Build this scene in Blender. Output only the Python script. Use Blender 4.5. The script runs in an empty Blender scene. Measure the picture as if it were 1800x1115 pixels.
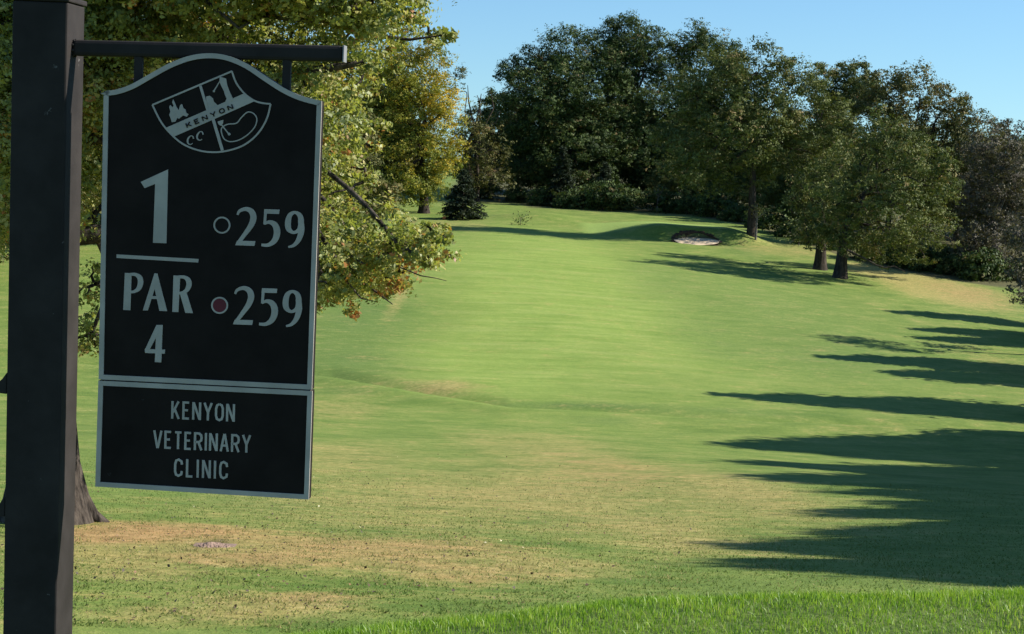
import bpy, bmesh, math, random
import numpy as np
from mathutils import Vector, Matrix

# ------------------------------------------------------------------ camera, sky, sun, exposure
sc = bpy.context.scene
col = sc.collection
EYE = Vector((0, 0, 1.65))
PITCH, ROLL, FOC = math.radians(5.0), math.radians(1.8), 3000.0
cF = Vector((0, math.cos(PITCH), -math.sin(PITCH)))
cR0 = Vector((1, 0, 0)); cU0 = Vector((0, math.sin(PITCH), math.cos(PITCH)))
cR = math.cos(ROLL) * cR0 + math.sin(ROLL) * cU0
cU = -math.sin(ROLL) * cR0 + math.cos(ROLL) * cU0
cam_d = bpy.data.cameras.new('camera'); cam = bpy.data.objects.new('camera', cam_d); col.objects.link(cam)
cam.matrix_world = Matrix(((cR.x, cU.x, -cF.x, EYE.x), (cR.y, cU.y, -cF.y, EYE.y), (cR.z, cU.z, -cF.z, EYE.z), (0, 0, 0, 1)))
cam_d.sensor_width = 36; cam_d.lens = 36 * FOC / 1800; cam_d.clip_start = 0.05; cam_d.clip_end = 8000
sc.camera = cam

SUN_EL, SUN_AZ = math.radians(33), math.radians(5)      # azimuth counted from +X (right) towards +Y (away)
sdir = Vector((math.cos(SUN_AZ) * math.cos(SUN_EL), math.sin(SUN_AZ) * math.cos(SUN_EL), math.sin(SUN_EL)))
w = bpy.data.worlds.new('World'); sc.world = w; w.use_nodes = True
nt = w.node_tree
sky = nt.nodes.new('ShaderNodeTexSky'); sky.sky_type = 'NISHITA'; sky.sun_disc = False
sky.sun_elevation = SUN_EL; sky.sun_rotation = math.pi / 2 - SUN_AZ
sky.air_density = 1.1; sky.dust_density = 0.0; sky.ozone_density = 0.0
bg = nt.nodes['Background']; bg.inputs['Strength'].default_value = 0.080
tcw = nt.nodes.new('ShaderNodeTexCoord'); lift = nt.nodes.new('ShaderNodeVectorMath'); lift.operation = 'ADD'; lift.inputs[1].default_value = (0, 0, .04)
nrm = nt.nodes.new('ShaderNodeVectorMath'); nrm.operation = 'NORMALIZE'
nt.links.new(tcw.outputs['Generated'], lift.inputs[0]); nt.links.new(lift.outputs[0], nrm.inputs[0]); nt.links.new(nrm.outputs[0], sky.inputs['Vector'])
grade = nt.nodes.new('ShaderNodeVectorMath'); grade.operation = 'MULTIPLY'; grade.inputs[1].default_value = (.55, .82, 1.10)
nt.links.new(sky.outputs['Color'], grade.inputs[0]); nt.links.new(grade.outputs[0], bg.inputs['Color'])
sl = bpy.data.lights.new('sun', 'SUN'); sl.energy = 5.0; sl.angle = math.radians(0.5); sl.color = (1.0, 0.95, 0.86)
so = bpy.data.objects.new('sun', sl); col.objects.link(so)
so.rotation_euler = sdir.to_track_quat('Z', 'Y').to_euler(); so.location = (60, 0, 60)
vs = sc.view_settings
vs.view_transform = 'Standard'; vs.look = 'None'; vs.gamma = 1; vs.use_curve_mapping = False; vs.exposure = 0.83
sc.render.engine = 'CYCLES'
sc.cycles.use_denoising = True
sc.cycles.max_bounces = 6; sc.cycles.transparent_max_bounces = 4

# ------------------------------------------------------------------ helpers
def ray(px, py):
    px, py = float(px), float(py)
    return cF + (px - 900) / FOC * cR - (py - 557.5) / FOC * cU
def at(px, py, Y):                       # the point seen at a pixel, Y metres away
    d = ray(px, py)
    return EYE + d * (Y / d.y)

def tag(o, label=None, cat=None, group=None, kind=None):
    if label: o['label'] = label
    if cat: o['category'] = cat
    if group: o['group'] = group
    if kind: o['kind'] = kind
    return o
def empty(name, loc, label=None, cat=None, group=None):
    o = bpy.data.objects.new(name, None); col.objects.link(o); o.location = loc; o.empty_display_size = .2
    return tag(o, label, cat, group)
def obj(name, me, parent=None):
    o = bpy.data.objects.new(name, me); col.objects.link(o)
    if parent: o.parent = parent
    return o
def copy_tree(o, parent=None):
    c = o.copy(); col.objects.link(c); c.parent = parent
    for ch in o.children: copy_tree(ch, c)
    return c

def mesh_np(name, V, F, mat, smooth=False, attrs=None):
    """V (N,3), F (M,k); attrs: {name: (domain, values)}"""
    V = np.asarray(V, np.float32); F = np.asarray(F, np.int32)
    me = bpy.data.meshes.new(name)
    M, k = F.shape
    me.vertices.add(len(V)); me.vertices.foreach_set('co', V.ravel())
    me.loops.add(M * k); me.loops.foreach_set('vertex_index', F.ravel())
    me.polygons.add(M); me.polygons.foreach_set('loop_start', np.arange(0, M * k, k, dtype=np.int32))
    try: me.polygons.foreach_set('loop_total', np.full(M, k, np.int32))
    except Exception: pass
    if smooth: me.polygons.foreach_set('use_smooth', np.ones(M, bool))
    me.update(calc_edges=True)
    for an, (dom, val) in (attrs or {}).items():
        a = me.attributes.new(an, 'FLOAT', dom); a.data.foreach_set('value', np.asarray(val, np.float32))
    me.materials.append(mat)
    return me

class Tubes:
    def __init__(s, n=6): s.V = []; s.F = []; s.n = n; s.c = 0
    def add(s, pts, rads, cap=True):
        pts = np.asarray(pts, float); rads = np.asarray(rads, float); n = s.n
        tg = np.gradient(pts, axis=0); tg /= np.linalg.norm(tg, axis=1)[:, None] + 1e-9
        ref = np.array([0, 0, 1.]) if abs(tg[:, 2]).mean() < .8 else np.array([1., 0, 0])
        a = np.cross(tg, ref); a /= np.linalg.norm(a, axis=1)[:, None] + 1e-9
        b = np.cross(tg, a)
        th = np.linspace(0, 2 * np.pi, n, endpoint=False)
        ring = pts[:, None] + rads[:, None, None] * (np.cos(th)[None, :, None] * a[:, None] + np.sin(th)[None, :, None] * b[:, None])
        m = len(pts); base = s.c
        s.V.append(ring.reshape(-1, 3)); s.c += m * n
        i, j = np.meshgrid(np.arange(m - 1), np.arange(n), indexing='ij')
        q = np.stack([base + i * n + j, base + i * n + (j + 1) % n, base + (i + 1) * n + (j + 1) % n, base + (i + 1) * n + j], -1)
        s.F.append(q.reshape(-1, 4))
    def mesh(s, name, mat):
        return mesh_np(name, np.concatenate(s.V), np.concatenate(s.F), mat, smooth=True)

# ------------------------------------------------------------------ materials
def new_mat(name):
    m = bpy.data.materials.new(name); m.use_nodes = True
    t = m.node_tree; b = t.nodes['Principled BSDF']
    return m, t, b
def N(t, typ, **kw):
    n = t.nodes.new(typ)
    for k, v in kw.items(): setattr(n, k, v)
    return n
def noise(t, vec, scale, detail=4, rough=.55, mscale=None):
    if mscale is not None:
        mp = N(t, 'ShaderNodeMapping'); mp.inputs['Scale'].default_value = mscale
        t.links.new(vec, mp.inputs['Vector']); vec = mp.outputs['Vector']
    n = N(t, 'ShaderNodeTexNoise'); n.inputs['Scale'].default_value = scale
    n.inputs['Detail'].default_value = detail; n.inputs['Roughness'].default_value = rough
    t.links.new(vec, n.inputs['Vector'])
    return n.outputs['Fac']
def ramp(t, fac, stops):
    r = N(t, 'ShaderNodeValToRGB'); el = r.color_ramp.elements
    while len(el) < len(stops): el.new(.5)
    for e, (p, c) in zip(el, stops): e.position = p; e.color = (c + (1,)) if len(c) == 3 else c
    t.links.new(fac, r.inputs['Fac'])
    return r.outputs['Color']
def mixc(t, fac, a, b, mode='MIX'):
    m = N(t, 'ShaderNodeMix', data_type='RGBA', blend_type=mode)
    for s, v in ((m.inputs[0], fac), (m.inputs[6], a), (m.inputs[7], b)):
        if hasattr(v, 'is_linked'): t.links.new(v, s)
        elif isinstance(v, tuple): s.default_value = v + (1,)
        else: s.default_value = v
    return m.outputs[2]
def maprange(t, v, a, b, c=0., d=1.):
    m = N(t, 'ShaderNodeMapRange'); t.links.new(v, m.inputs[0])
    for i, x in enumerate((a, b, c, d)): m.inputs[i + 1].default_value = x
    return m.outputs[0]
def mth(t, op, a, b):
    m = N(t, 'ShaderNodeMath', operation=op)
    for s, v in ((m.inputs[0], a), (m.inputs[1], b)):
        if hasattr(v, 'is_linked'): t.links.new(v, s)
        else: s.default_value = v
    return m.outputs[0]
def attr(t, name):
    a = N(t, 'ShaderNodeAttribute', attribute_name=name); return a.outputs['Fac']

def leaf_mat(name, stops, trans=.28, rough=.6, spec=.14):
    m, t, b = new_mat(name)
    c = ramp(t, attr(t, 'tint'), stops)
    t.links.new(c, b.inputs['Base Color']); b.inputs['Roughness'].default_value = rough
    b.inputs['Specular IOR Level'].default_value = spec
    tr = N(t, 'ShaderNodeBsdfTranslucent')
    cc = mixc(t, 1.0, c, (1.15, 1.2, .55), 'MULTIPLY'); t.links.new(cc, tr.inputs['Color'])
    mx = N(t, 'ShaderNodeMixShader'); mx.inputs[0].default_value = trans
    t.links.new(b.outputs[0], mx.inputs[1]); t.links.new(tr.outputs[0], mx.inputs[2])
    t.links.new(mx.outputs[0], t.nodes['Material Output'].inputs['Surface'])
    return m
def bark_mat(name, c1, c2, scale=6):
    m, t, b = new_mat(name)
    tc = N(t, 'ShaderNodeTexCoord').outputs['Object']
    n1 = noise(t, tc, scale, 6, .65, (1, 1, .22)); n2 = noise(t, tc, scale * .3, 3)
    c = ramp(t, n1, [(.35, c1), (.62, c2)])
    t.links.new(mixc(t, maprange(t, n2, .4, .7, 0, .5), c, tuple(.6 * v for v in c1)), b.inputs['Base Color'])
    b.inputs['Roughness'].default_value = .95; b.inputs['Specular IOR Level'].default_value = .1
    bp = N(t, 'ShaderNodeBump'); bp.inputs['Strength'].default_value = .9; bp.inputs['Distance'].default_value = .06
    t.links.new(n1, bp.inputs['Height']); t.links.new(bp.outputs[0], b.inputs['Normal'])
    return m
M = {}
M['bark'] = bark_mat('bark', (.026, .021, .017), (.085, .068, .054))
M['bark_near'] = bark_mat('bark_near', (.018, .015, .013), (.115, .095, .078), 12)
M['bark_grey'] = bark_mat('bark_grey', (.09, .08, .07), (.26, .23, .20))
M['near_oak'] = leaf_mat('near_oak_leaf', [(0, (.10, .135, .04)), (.35, (.24, .275, .075)), (.6, (.37, .375, .11)), (.8, (.47, .41, .15)), (.93, (.30, .14, .06)), (1, (.48, .20, .05))], .4, .5, .4)
M['maple'] = leaf_mat('maple_leaf', [(0, (.10, .13, .026)), (.4, (.21, .225, .038)), (.72, (.36, .31, .045)), (1, (.48, .32, .04))])
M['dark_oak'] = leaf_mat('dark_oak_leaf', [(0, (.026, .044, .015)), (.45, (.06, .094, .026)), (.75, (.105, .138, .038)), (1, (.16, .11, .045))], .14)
M['oak'] = leaf_mat('oak_leaf', [(0, (.050, .068, .02)), (.45, (.105, .13, .034)), (.75, (.17, .185, .055)), (1, (.235, .17, .07))], .15)
M['olive'] = leaf_mat('olive_leaf', [(0, (.06, .07, .024)), (.5, (.13, .13, .042)), (.8, (.18, .16, .055)), (1, (.23, .14, .07))], .15)
M['brown'] = leaf_mat('brown_leaf', [(0, (.06, .056, .04)), (.5, (.112, .102, .072)), (.8, (.155, .138, .098)), (1, (.18, .15, .09))], .2)
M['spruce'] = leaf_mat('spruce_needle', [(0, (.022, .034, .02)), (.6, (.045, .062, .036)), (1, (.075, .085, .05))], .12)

# ------------------------------------------------------------------ terrain
PROF = [(-60, None), (5, -2.55), (10, -3.2), (13, -3.55), (16, -4.0), (25, -5.25), (40, -7.2), (60, -9.45), (72, -10.35), (90, -10.8),
        (105, -10.6), (120, -10.05), (150, -8.75), (180, -7.45), (200, -6.55), (212, -5.85), (230, -5.2), (300, -3.0), (500, 1.0), (900, 2.0), (6000, 2.0)]
_py = np.array([p[0] for p in PROF[1:]]); _pz = np.array([p[1] for p in PROF[1:]]) + 1.65
_ty = np.arange(-20, 1000, .5); _tz = np.interp(_ty, _py, _pz)
_k = np.exp(-.5 * (np.arange(-24, 25) * .5 / 4.) ** 2); _k /= _k.sum()
_tzs = np.convolve(np.pad(_tz, 24, mode='edge'), _k, mode='valid')
_ex = np.array([-30, -8, -4, -1.6, -.61, .56, 2.1, 6, 12, 40]); _ey = np.array([2.5, 4.0, 4.7, 5.4, 6.2, 6.80, 7.12, 7.45, 7.6, 7.6])
def snoise(X, Y, s, seed):
    r = np.random.RandomState(seed); z = 0 * X
    for i in range(6):
        a = r.uniform(0, 6.28); k = r.uniform(.6, 1.6) / s; z = z + np.sin((X * math.cos(a) + Y * math.sin(a)) * k * 2 * np.pi + r.uniform(0, 6.28))
    return z / 6
CRY = [92, 84, 74, 72, 73, 80]
def gauss(X, Y, x0, y0, sx, sy): return np.exp(-.5 * (((X - x0) / sx) ** 2 + ((Y - y0) / sy) ** 2))
def sstep(v, a, b):
    t = np.clip((v - a) / (b - a), 0, 1); return t * t * (3 - 2 * t)
BK = at(1226, 417, 184.0); BKX, BKY, BKA, BKB = BK.x, 184.9, 2.6, 1.75; BKF = -9e9
def H(X, Y, bunker=True):
    X = np.asarray(X, float); Y = np.asarray(Y, float)
    far = np.hypot(X, Y)
    yy = np.where(Y > 200, np.maximum(Y, 0), Y)
    L = np.interp(yy, _ty, _tzs)
    L = L - .017 * np.log1p(np.exp(np.clip(X / 4, -30, 30))) * 4 * sstep(Y, 20, 60) * (1 - sstep(far, 400, 900))
    L = L + .20 * snoise(X, Y, 24, 3) * sstep(Y, 12, 30) + .035 * snoise(X, Y, 5, 5)
    L = L - 1.2 * np.tanh((X - 24) / 20) * np.exp(-.5 * ((Y - 145) / 28) ** 2)
    # bank of the raised tee
    ye = np.interp(X, _ex, _ey) + .10 * snoise(X, Y * 0, 2.3, 8)
    dz = Y - ye
    T = -.55 * np.log1p(np.exp(np.clip(dz / .22, -40, 40))) * .22 + .015 * snoise(X, Y, 1.1, 9)
    near = 1 / (1 + np.exp(np.clip((Y - 14) / 1.0, -40, 40)))
    k = .18
    Z = np.where(Y < 25, k * np.logaddexp(T / k, L / k) * near + L * (1 - near), L)
    yl = np.interp(X, [-40, -9, 0, 10, 25, 60], CRY)
    Z = Z + .22 * np.exp(-((Y - yl + 2.6) / 2.2) ** 2) - .48 * np.exp(-((Y - yl - .6) / 1.5) ** 2)
    # knoll left of the green, putting green plateau, bunker
    Z = Z + .85 * gauss(X, Y, at(950, 378, 206).x, 207, 3.6, 3.0)
    gx = sstep(X, 8, 17) * (1 - sstep(X, 23.8, 29.6)); gy = sstep(Y, 184.3, 187.8) * (1 - sstep(Y, 204, 209))
    Z = Z + gx * gy * (1.65 - .062 * (np.clip(Y, 187, 206) - 187))
    if bunker:
        q = np.hypot((X - BKX) / BKA, (Y - BKY) / BKB) + .05 * np.sin(5 * np.arctan2(Y - BKY, X - BKX))
        cut = BKF + 0.2 * (Y - (BKY - BKB)) + .04 * ((X - BKX) / BKA) ** 2
        Z = np.where(q < 1, np.minimum(Z, cut), Z)
    return Z
BKF = float(H(np.array([BKX]), np.array([BKY - BKB - .1]), False)[0]) - .06
def Hs(x, y): return float(H(np.array([x]), np.array([y]))[0])
def ground_at(px, py):                   # first ground point along a pixel's ray beyond the tee
    d = ray(px, py); d = d / d.y
    ys = np.arange(9, 330, .1)
    P = np.array(EYE)[None] + ys[:, None] * np.array(d)[None]
    g = H(P[:, 0], P[:, 1]); i = np.argmax(P[:, 2] < g)
    return Vector((P[i, 0], P[i, 1], g[i]))
def drop(px, Y):                          # ground point at depth Y below pixel column px
    p = at(px, 430, Y); return Vector((p.x, p.y, Hs(p.x, p.y)))

def spot(px, py, rx, ry):                 # a patch on the ground: centre and half-sizes in metres
    c = ground_at(px, py); b = ground_at(px, py + ry * .5); a = ground_at(px, py - ry * .5)
    return c.x, c.y, rx * c.y / FOC, max(.4, abs(a.y - b.y))
DRY = [(700, 880, 330, 70, .5), (300, 960, 260, 30, 1.1), (760, 985, 220, 36, .7), (1050, 850, 230, 70, .5), (1330, 870, 120, 50, .55), (1180, 940, 150, 40, .5),
       (785, 678, 70, 10, .8), (700, 525, 14, 38, .55), (1660, 512, 95, 26, 1.15), (1560, 480, 60, 14, .8), (1400, 440, 120, 12, .45), (800, 395, 80, 10, .35),
       (600, 720, 90, 20, .35), (1760, 640, 60, 30, .25), (1500, 470, 40, 10, .4), (1180, 372, 60, 5, .5), (600, 800, 120, 30, .45), (940, 780, 160, 24, .4)]
ORG = [(270, 935, 190, 20, 1.0), (180, 945, 80, 16, .7), (620, 960, 180, 22, .6), (1690, 515, 70, 20, .4), (800, 1000, 160, 25, .45), (1080, 830, 130, 35, .35)]
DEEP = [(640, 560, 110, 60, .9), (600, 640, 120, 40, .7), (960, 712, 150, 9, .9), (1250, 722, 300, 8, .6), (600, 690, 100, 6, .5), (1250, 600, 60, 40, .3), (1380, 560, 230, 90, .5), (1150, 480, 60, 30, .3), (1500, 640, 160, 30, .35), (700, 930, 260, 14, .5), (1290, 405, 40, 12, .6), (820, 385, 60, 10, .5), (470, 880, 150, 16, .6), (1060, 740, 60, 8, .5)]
FAIR = [(1000, 560, 260, 150, 1.0), (930, 440, 200, 60, .9), (1350, 560, 250, 90, .2), (860, 640, 170, 70, .8), (1500, 660, 250, 40, .3)]
DRY += [(480, 1065, 170, 24, .75), (300, 1085, 160, 16, .5), (1000, 1000, 120, 20, .5), (240, 1010, 120, 16, .5)]
ORG += [(430, 985, 180, 16, .6), (560, 1050, 90, 14, .5), (850, 960, 120, 14, .45)]
SOIL = [(372, 957, 26, 9, .9)]

FOOT = [(780, 350), (850, 354), (900, 360), (960, 366), (1010, 371), (1060, 374), (1110, 374), (1160, 377), (1210, 381), (1260, 387), (1300, 395), (1350, 407), (1380, 416), (1410, 428), (1450, 441), (1530, 467), (1580, 476), (1640, 488), (1700, 497), (1760, 506), (1830, 514)]
def masks(X, Y):
    fp = np.array([tuple(ground_at(a, b)) for a, b in FOOT]); fo = np.argsort(fp[:, 0])
    out = {}
    for nm, lst in (('dry', DRY), ('orange', ORG), ('deep', DEEP), ('fair', FAIR), ('soil', SOIL)):
        v = 0 * X
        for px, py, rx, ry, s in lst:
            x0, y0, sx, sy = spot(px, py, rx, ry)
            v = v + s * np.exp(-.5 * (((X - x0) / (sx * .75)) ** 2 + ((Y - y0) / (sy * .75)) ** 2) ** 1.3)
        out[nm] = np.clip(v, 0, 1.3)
    ye = np.interp(X, _ex, _ey)
    out['tee'] = 1 - sstep(Y, ye + .1, ye + 1.6)
    gx = sstep(X, 7, 9) * (1 - sstep(X, 23, 24.5)); gy = sstep(Y, 189, 190.5) * (1 - sstep(Y, 202, 204))
    out['green'] = gx * gy
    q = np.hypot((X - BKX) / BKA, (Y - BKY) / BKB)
    out['soil'] = np.clip(out['soil'] + (q < .99) * .95, 0, 1)  # bunker cut: bare soil with the lip's shade painted in
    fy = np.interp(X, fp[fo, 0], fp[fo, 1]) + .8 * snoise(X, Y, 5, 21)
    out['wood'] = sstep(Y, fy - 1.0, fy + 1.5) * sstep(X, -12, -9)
    return out

def ground_mat():
    m, t, b = new_mat('turf')
    P = N(t, 'ShaderNodeNewGeometry').outputs['Position']
    big = noise(t, P, .10, 4, .6, (1, .55, 1)); mid = noise(t, P, .55, 5, .62, (.8, 1.0, 1)); fine = noise(t, P, 5.0, 5, .7); vfine = noise(t, P, 38, 3, .7)
    streak = noise(t, P, .5, 3, .6, (.28, 1.6, 1))
    rough = ramp(t, mid, [(.25, (.10, .16, .030)), (.5, (.158, .218, .046)), (.75, (.23, .262, .07))])
    fairc = ramp(t, streak, [(.25, (.172, .255, .046)), (.5, (.228, .308, .064)), (.78, (.30, .348, .098))])
    c = mixc(t, mth(t, 'MULTIPLY', attr(t, 'fair'), maprange(t, big, .3, .6, .6, 1.)), rough, fairc)
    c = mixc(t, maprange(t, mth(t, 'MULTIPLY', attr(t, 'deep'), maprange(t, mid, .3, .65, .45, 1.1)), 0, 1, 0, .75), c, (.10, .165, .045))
    c = mixc(t, 1.0, c, ramp(t, noise(t, P, .35, 4, .6, (.5, 1.0, 1)), [(.3, (.80, .88, .78)), (.45, (1, 1, 1)), (.62, (1, 1, 1)), (.75, (1.12, 1.06, 1.1))]), 'MULTIPLY')
    mot = noise(t, P, 1.6, 5, .7, (.8, 1.2, 1)); dn = mth(t, 'ADD', mth(t, 'MULTIPLY', mth(t, 'ADD', mid, mth(t, 'MULTIPLY', mot, 1.3)), .62), mth(t, 'MULTIPLY', fine, .35))
    dry = maprange(t, mth(t, 'ADD', mth(t, 'MULTIPLY', attr(t, 'dry'), .75), mth(t, 'SUBTRACT', dn, .8)), .12, .62)
    c = mixc(t, mth(t, 'MULTIPLY', dry, .92), c, ramp(t, fine, [(.3, (.22, .20, .062)), (.55, (.335, .285, .098)), (.75, (.43, .37, .165))]))
    org = maprange(t, mth(t, 'ADD', mth(t, 'MULTIPLY', attr(t, 'orange'), .8), mth(t, 'SUBTRACT', dn, .8)), .2, .8)
    c = mixc(t, mth(t, 'MULTIPLY', org, .85), c, ramp(t, fine, [(.3, (.30, .17, .075)), (.7, (.47, .30, .14))]))
    c = mixc(t, 1.0, c, ramp(t, mot, [(.3, (.84, .90, .82)), (.5, (1, 1, 1)), (.72, (1.14, 1.08, 1.06))]), 'MULTIPLY')
    c = mixc(t, attr(t, 'soil'), c, ramp(t, vfine, [(.35, (.03, .024, .02)), (.65, (.10, .07, .055))]))  # soil tone, darkened to carry the painted shade of the bunker's back face
    c = mixc(t, attr(t, 'tee'), c, ramp(t, fine, [(.3, (.06, .10, .02)), (.7, (.13, .17, .04))]))
    c = mixc(t, attr(t, 'green'), c, (.25, .34, .085))
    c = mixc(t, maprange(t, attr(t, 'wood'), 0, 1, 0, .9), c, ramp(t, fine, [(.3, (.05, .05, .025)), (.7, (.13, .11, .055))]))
    c = mixc(t, 1.0, c, ramp(t, vfine, [(.25, (.72, .74, .68)), (.55, (1, 1, 1)), (.8, (1.22, 1.2, 1.15))]), 'MULTIPLY')
    c = mixc(t, 1.0, c, ramp(t, fine, [(.25, (.80, .84, .78)), (.7, (1.13, 1.1, 1.08))]), 'MULTIPLY')
    t.links.new(c, b.inputs['Base Color'])
    b.inputs['Roughness'].default_value = .9; b.inputs['Specular IOR Level'].default_value = .15
    bp = N(t, 'ShaderNodeBump'); bp.inputs['Strength'].default_value = .55; bp.inputs['Distance'].default_value = .05
    t.links.new(mth(t, 'ADD', fine, mth(t, 'MULTIPLY', vfine, .5)), bp.inputs['Height']); t.links.new(bp.outputs[0], b.inputs['Normal'])
    return m
M['turf'] = ground_mat()

th = np.radians(np.concatenate([np.arange(-180, -20, 2.5), np.arange(-20, 20, .13), np.arange(20, 180, 2.5)]))
rr = np.concatenate([np.geomspace(.4, 150, 480), np.arange(150.3, 225, .32), np.geomspace(226, 4000, 80)])
TH, RR = np.meshgrid(th, rr)
GX, GY = RR * np.sin(TH), RR * np.cos(TH)
GZ = H(GX, GY)
nt_, nr = len(th), len(rr)
i, j = np.meshgrid(np.arange(nr - 1), np.arange(nt_), indexing='ij')
gf = np.stack([i * nt_ + j, i * nt_ + (j + 1) % nt_, (i + 1) * nt_ + (j + 1) % nt_, (i + 1) * nt_ + j], -1).reshape(-1, 4)[:, ::-1]
gv = np.stack([GX, GY, GZ], -1).reshape(-1, 3)
gv = np.concatenate([gv, [[0, 0, Hs(0, 0)]]])
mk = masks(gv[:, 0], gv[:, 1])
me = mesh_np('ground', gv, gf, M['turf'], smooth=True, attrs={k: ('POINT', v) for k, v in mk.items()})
tri = bmesh.new(); tri.from_mesh(me); tri.verts.ensure_lookup_table()
for q in range(nt_): tri.faces.new((tri.verts[len(gv) - 1], tri.verts[(q + 1) % nt_], tri.verts[q]))
tri.to_mesh(me); tri.free()
tag(obj('ground', me), 'rolling golf course turf sloping down from the tee and up to the green', kind='structure')

# sand of the bunker
def sand_mat():
    m, t, b = new_mat('sand'); P = N(t, 'ShaderNodeNewGeometry').outputs['Position']
    t.links.new(ramp(t, noise(t, P, 1.4, 5, .7), [(.3, (.50, .37, .22)), (.7, (.68, .54, .36))]), b.inputs['Base Color']); b.inputs['Roughness'].default_value = .95
    return m
M['sand'] = sand_mat()
qr = np.linspace(0, .97, 16); qt = np.linspace(0, 2 * np.pi, 72, endpoint=False)
QR, QT = np.meshgrid(qr, qt, indexing='ij')
wob = 1 + .03 * np.sin(3 * QT + 1) + .02 * np.sin(7 * QT)
SX = BKX + QR * BKA * np.cos(QT) * wob; SY = BKY + QR * BKB * np.sin(QT) * wob
sv = np.stack([SX, SY, BKF + 0.2 * (SY - (BKY - BKB)) + .04 * ((SX - BKX) / BKA) ** 2 + .035], -1).reshape(-1, 3)
i, j = np.meshgrid(np.arange(15), np.arange(72), indexing='ij')
sf = np.stack([i * 72 + j, (i + 1) * 72 + j, (i + 1) * 72 + (j + 1) % 72, i * 72 + (j + 1) % 72], -1).reshape(-1, 4)
bunker = tag(obj('sand_bunker', mesh_np('sand_bunker', sv, sf, M['sand'], True)), 'pinkish sand bunker cut into the bank in front of the green', kind='structure')
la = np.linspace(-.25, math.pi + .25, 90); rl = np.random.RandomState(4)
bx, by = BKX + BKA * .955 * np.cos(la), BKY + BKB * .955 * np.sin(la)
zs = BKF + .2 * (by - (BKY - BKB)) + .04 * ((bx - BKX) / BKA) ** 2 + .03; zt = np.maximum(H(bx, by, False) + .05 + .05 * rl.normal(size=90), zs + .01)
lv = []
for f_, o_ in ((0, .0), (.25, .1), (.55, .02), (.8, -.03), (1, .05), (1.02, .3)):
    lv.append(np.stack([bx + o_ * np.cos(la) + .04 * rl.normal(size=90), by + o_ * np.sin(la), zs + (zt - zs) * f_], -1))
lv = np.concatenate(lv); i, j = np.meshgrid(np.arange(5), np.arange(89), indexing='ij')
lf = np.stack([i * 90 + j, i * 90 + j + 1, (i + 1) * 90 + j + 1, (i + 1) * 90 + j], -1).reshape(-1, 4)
m_, t_, b_ = new_mat('shaded_earth'); P_ = N(t_, 'ShaderNodeNewGeometry').outputs['Position']  # lip soil, darkened to paint in the shade under the overhang
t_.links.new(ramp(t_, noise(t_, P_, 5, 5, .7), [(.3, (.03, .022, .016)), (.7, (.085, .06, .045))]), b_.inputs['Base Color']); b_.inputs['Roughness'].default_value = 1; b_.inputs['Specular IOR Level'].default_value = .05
M['earth_shade'] = m_
obj('lip', mesh_np('lip', lv, lf, M['earth_shade'], False), bunker)

# ------------------------------------------------------------------ leaves and trees
def leaf_cloud(rng, C, nrm, size, tint, aspect=.55):
    n = len(C)
    nrm = nrm / (np.linalg.norm(nrm, axis=1)[:, None] + 1e-9)
    r = rng.normal(size=(n, 3)); u = r - (r * nrm).sum(1)[:, None] * nrm; u /= np.linalg.norm(u, axis=1)[:, None] + 1e-9
    v = np.cross(nrm, u); s = size[:, None]
    a = C - u * s * .5; b = C + v * s * aspect * .5 + nrm * s * .10 + u * s * .08; c = C + u * s * .5 - nrm * s * .06; d = C - v * s * aspect * .5 + nrm * s * .10 + u * s * .08
    V = np.stack([a, b, c, d], 1).reshape(-1, 3)
    return V, np.arange(4 * n).reshape(-1, 4), np.clip(tint, 0, 1)

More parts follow.
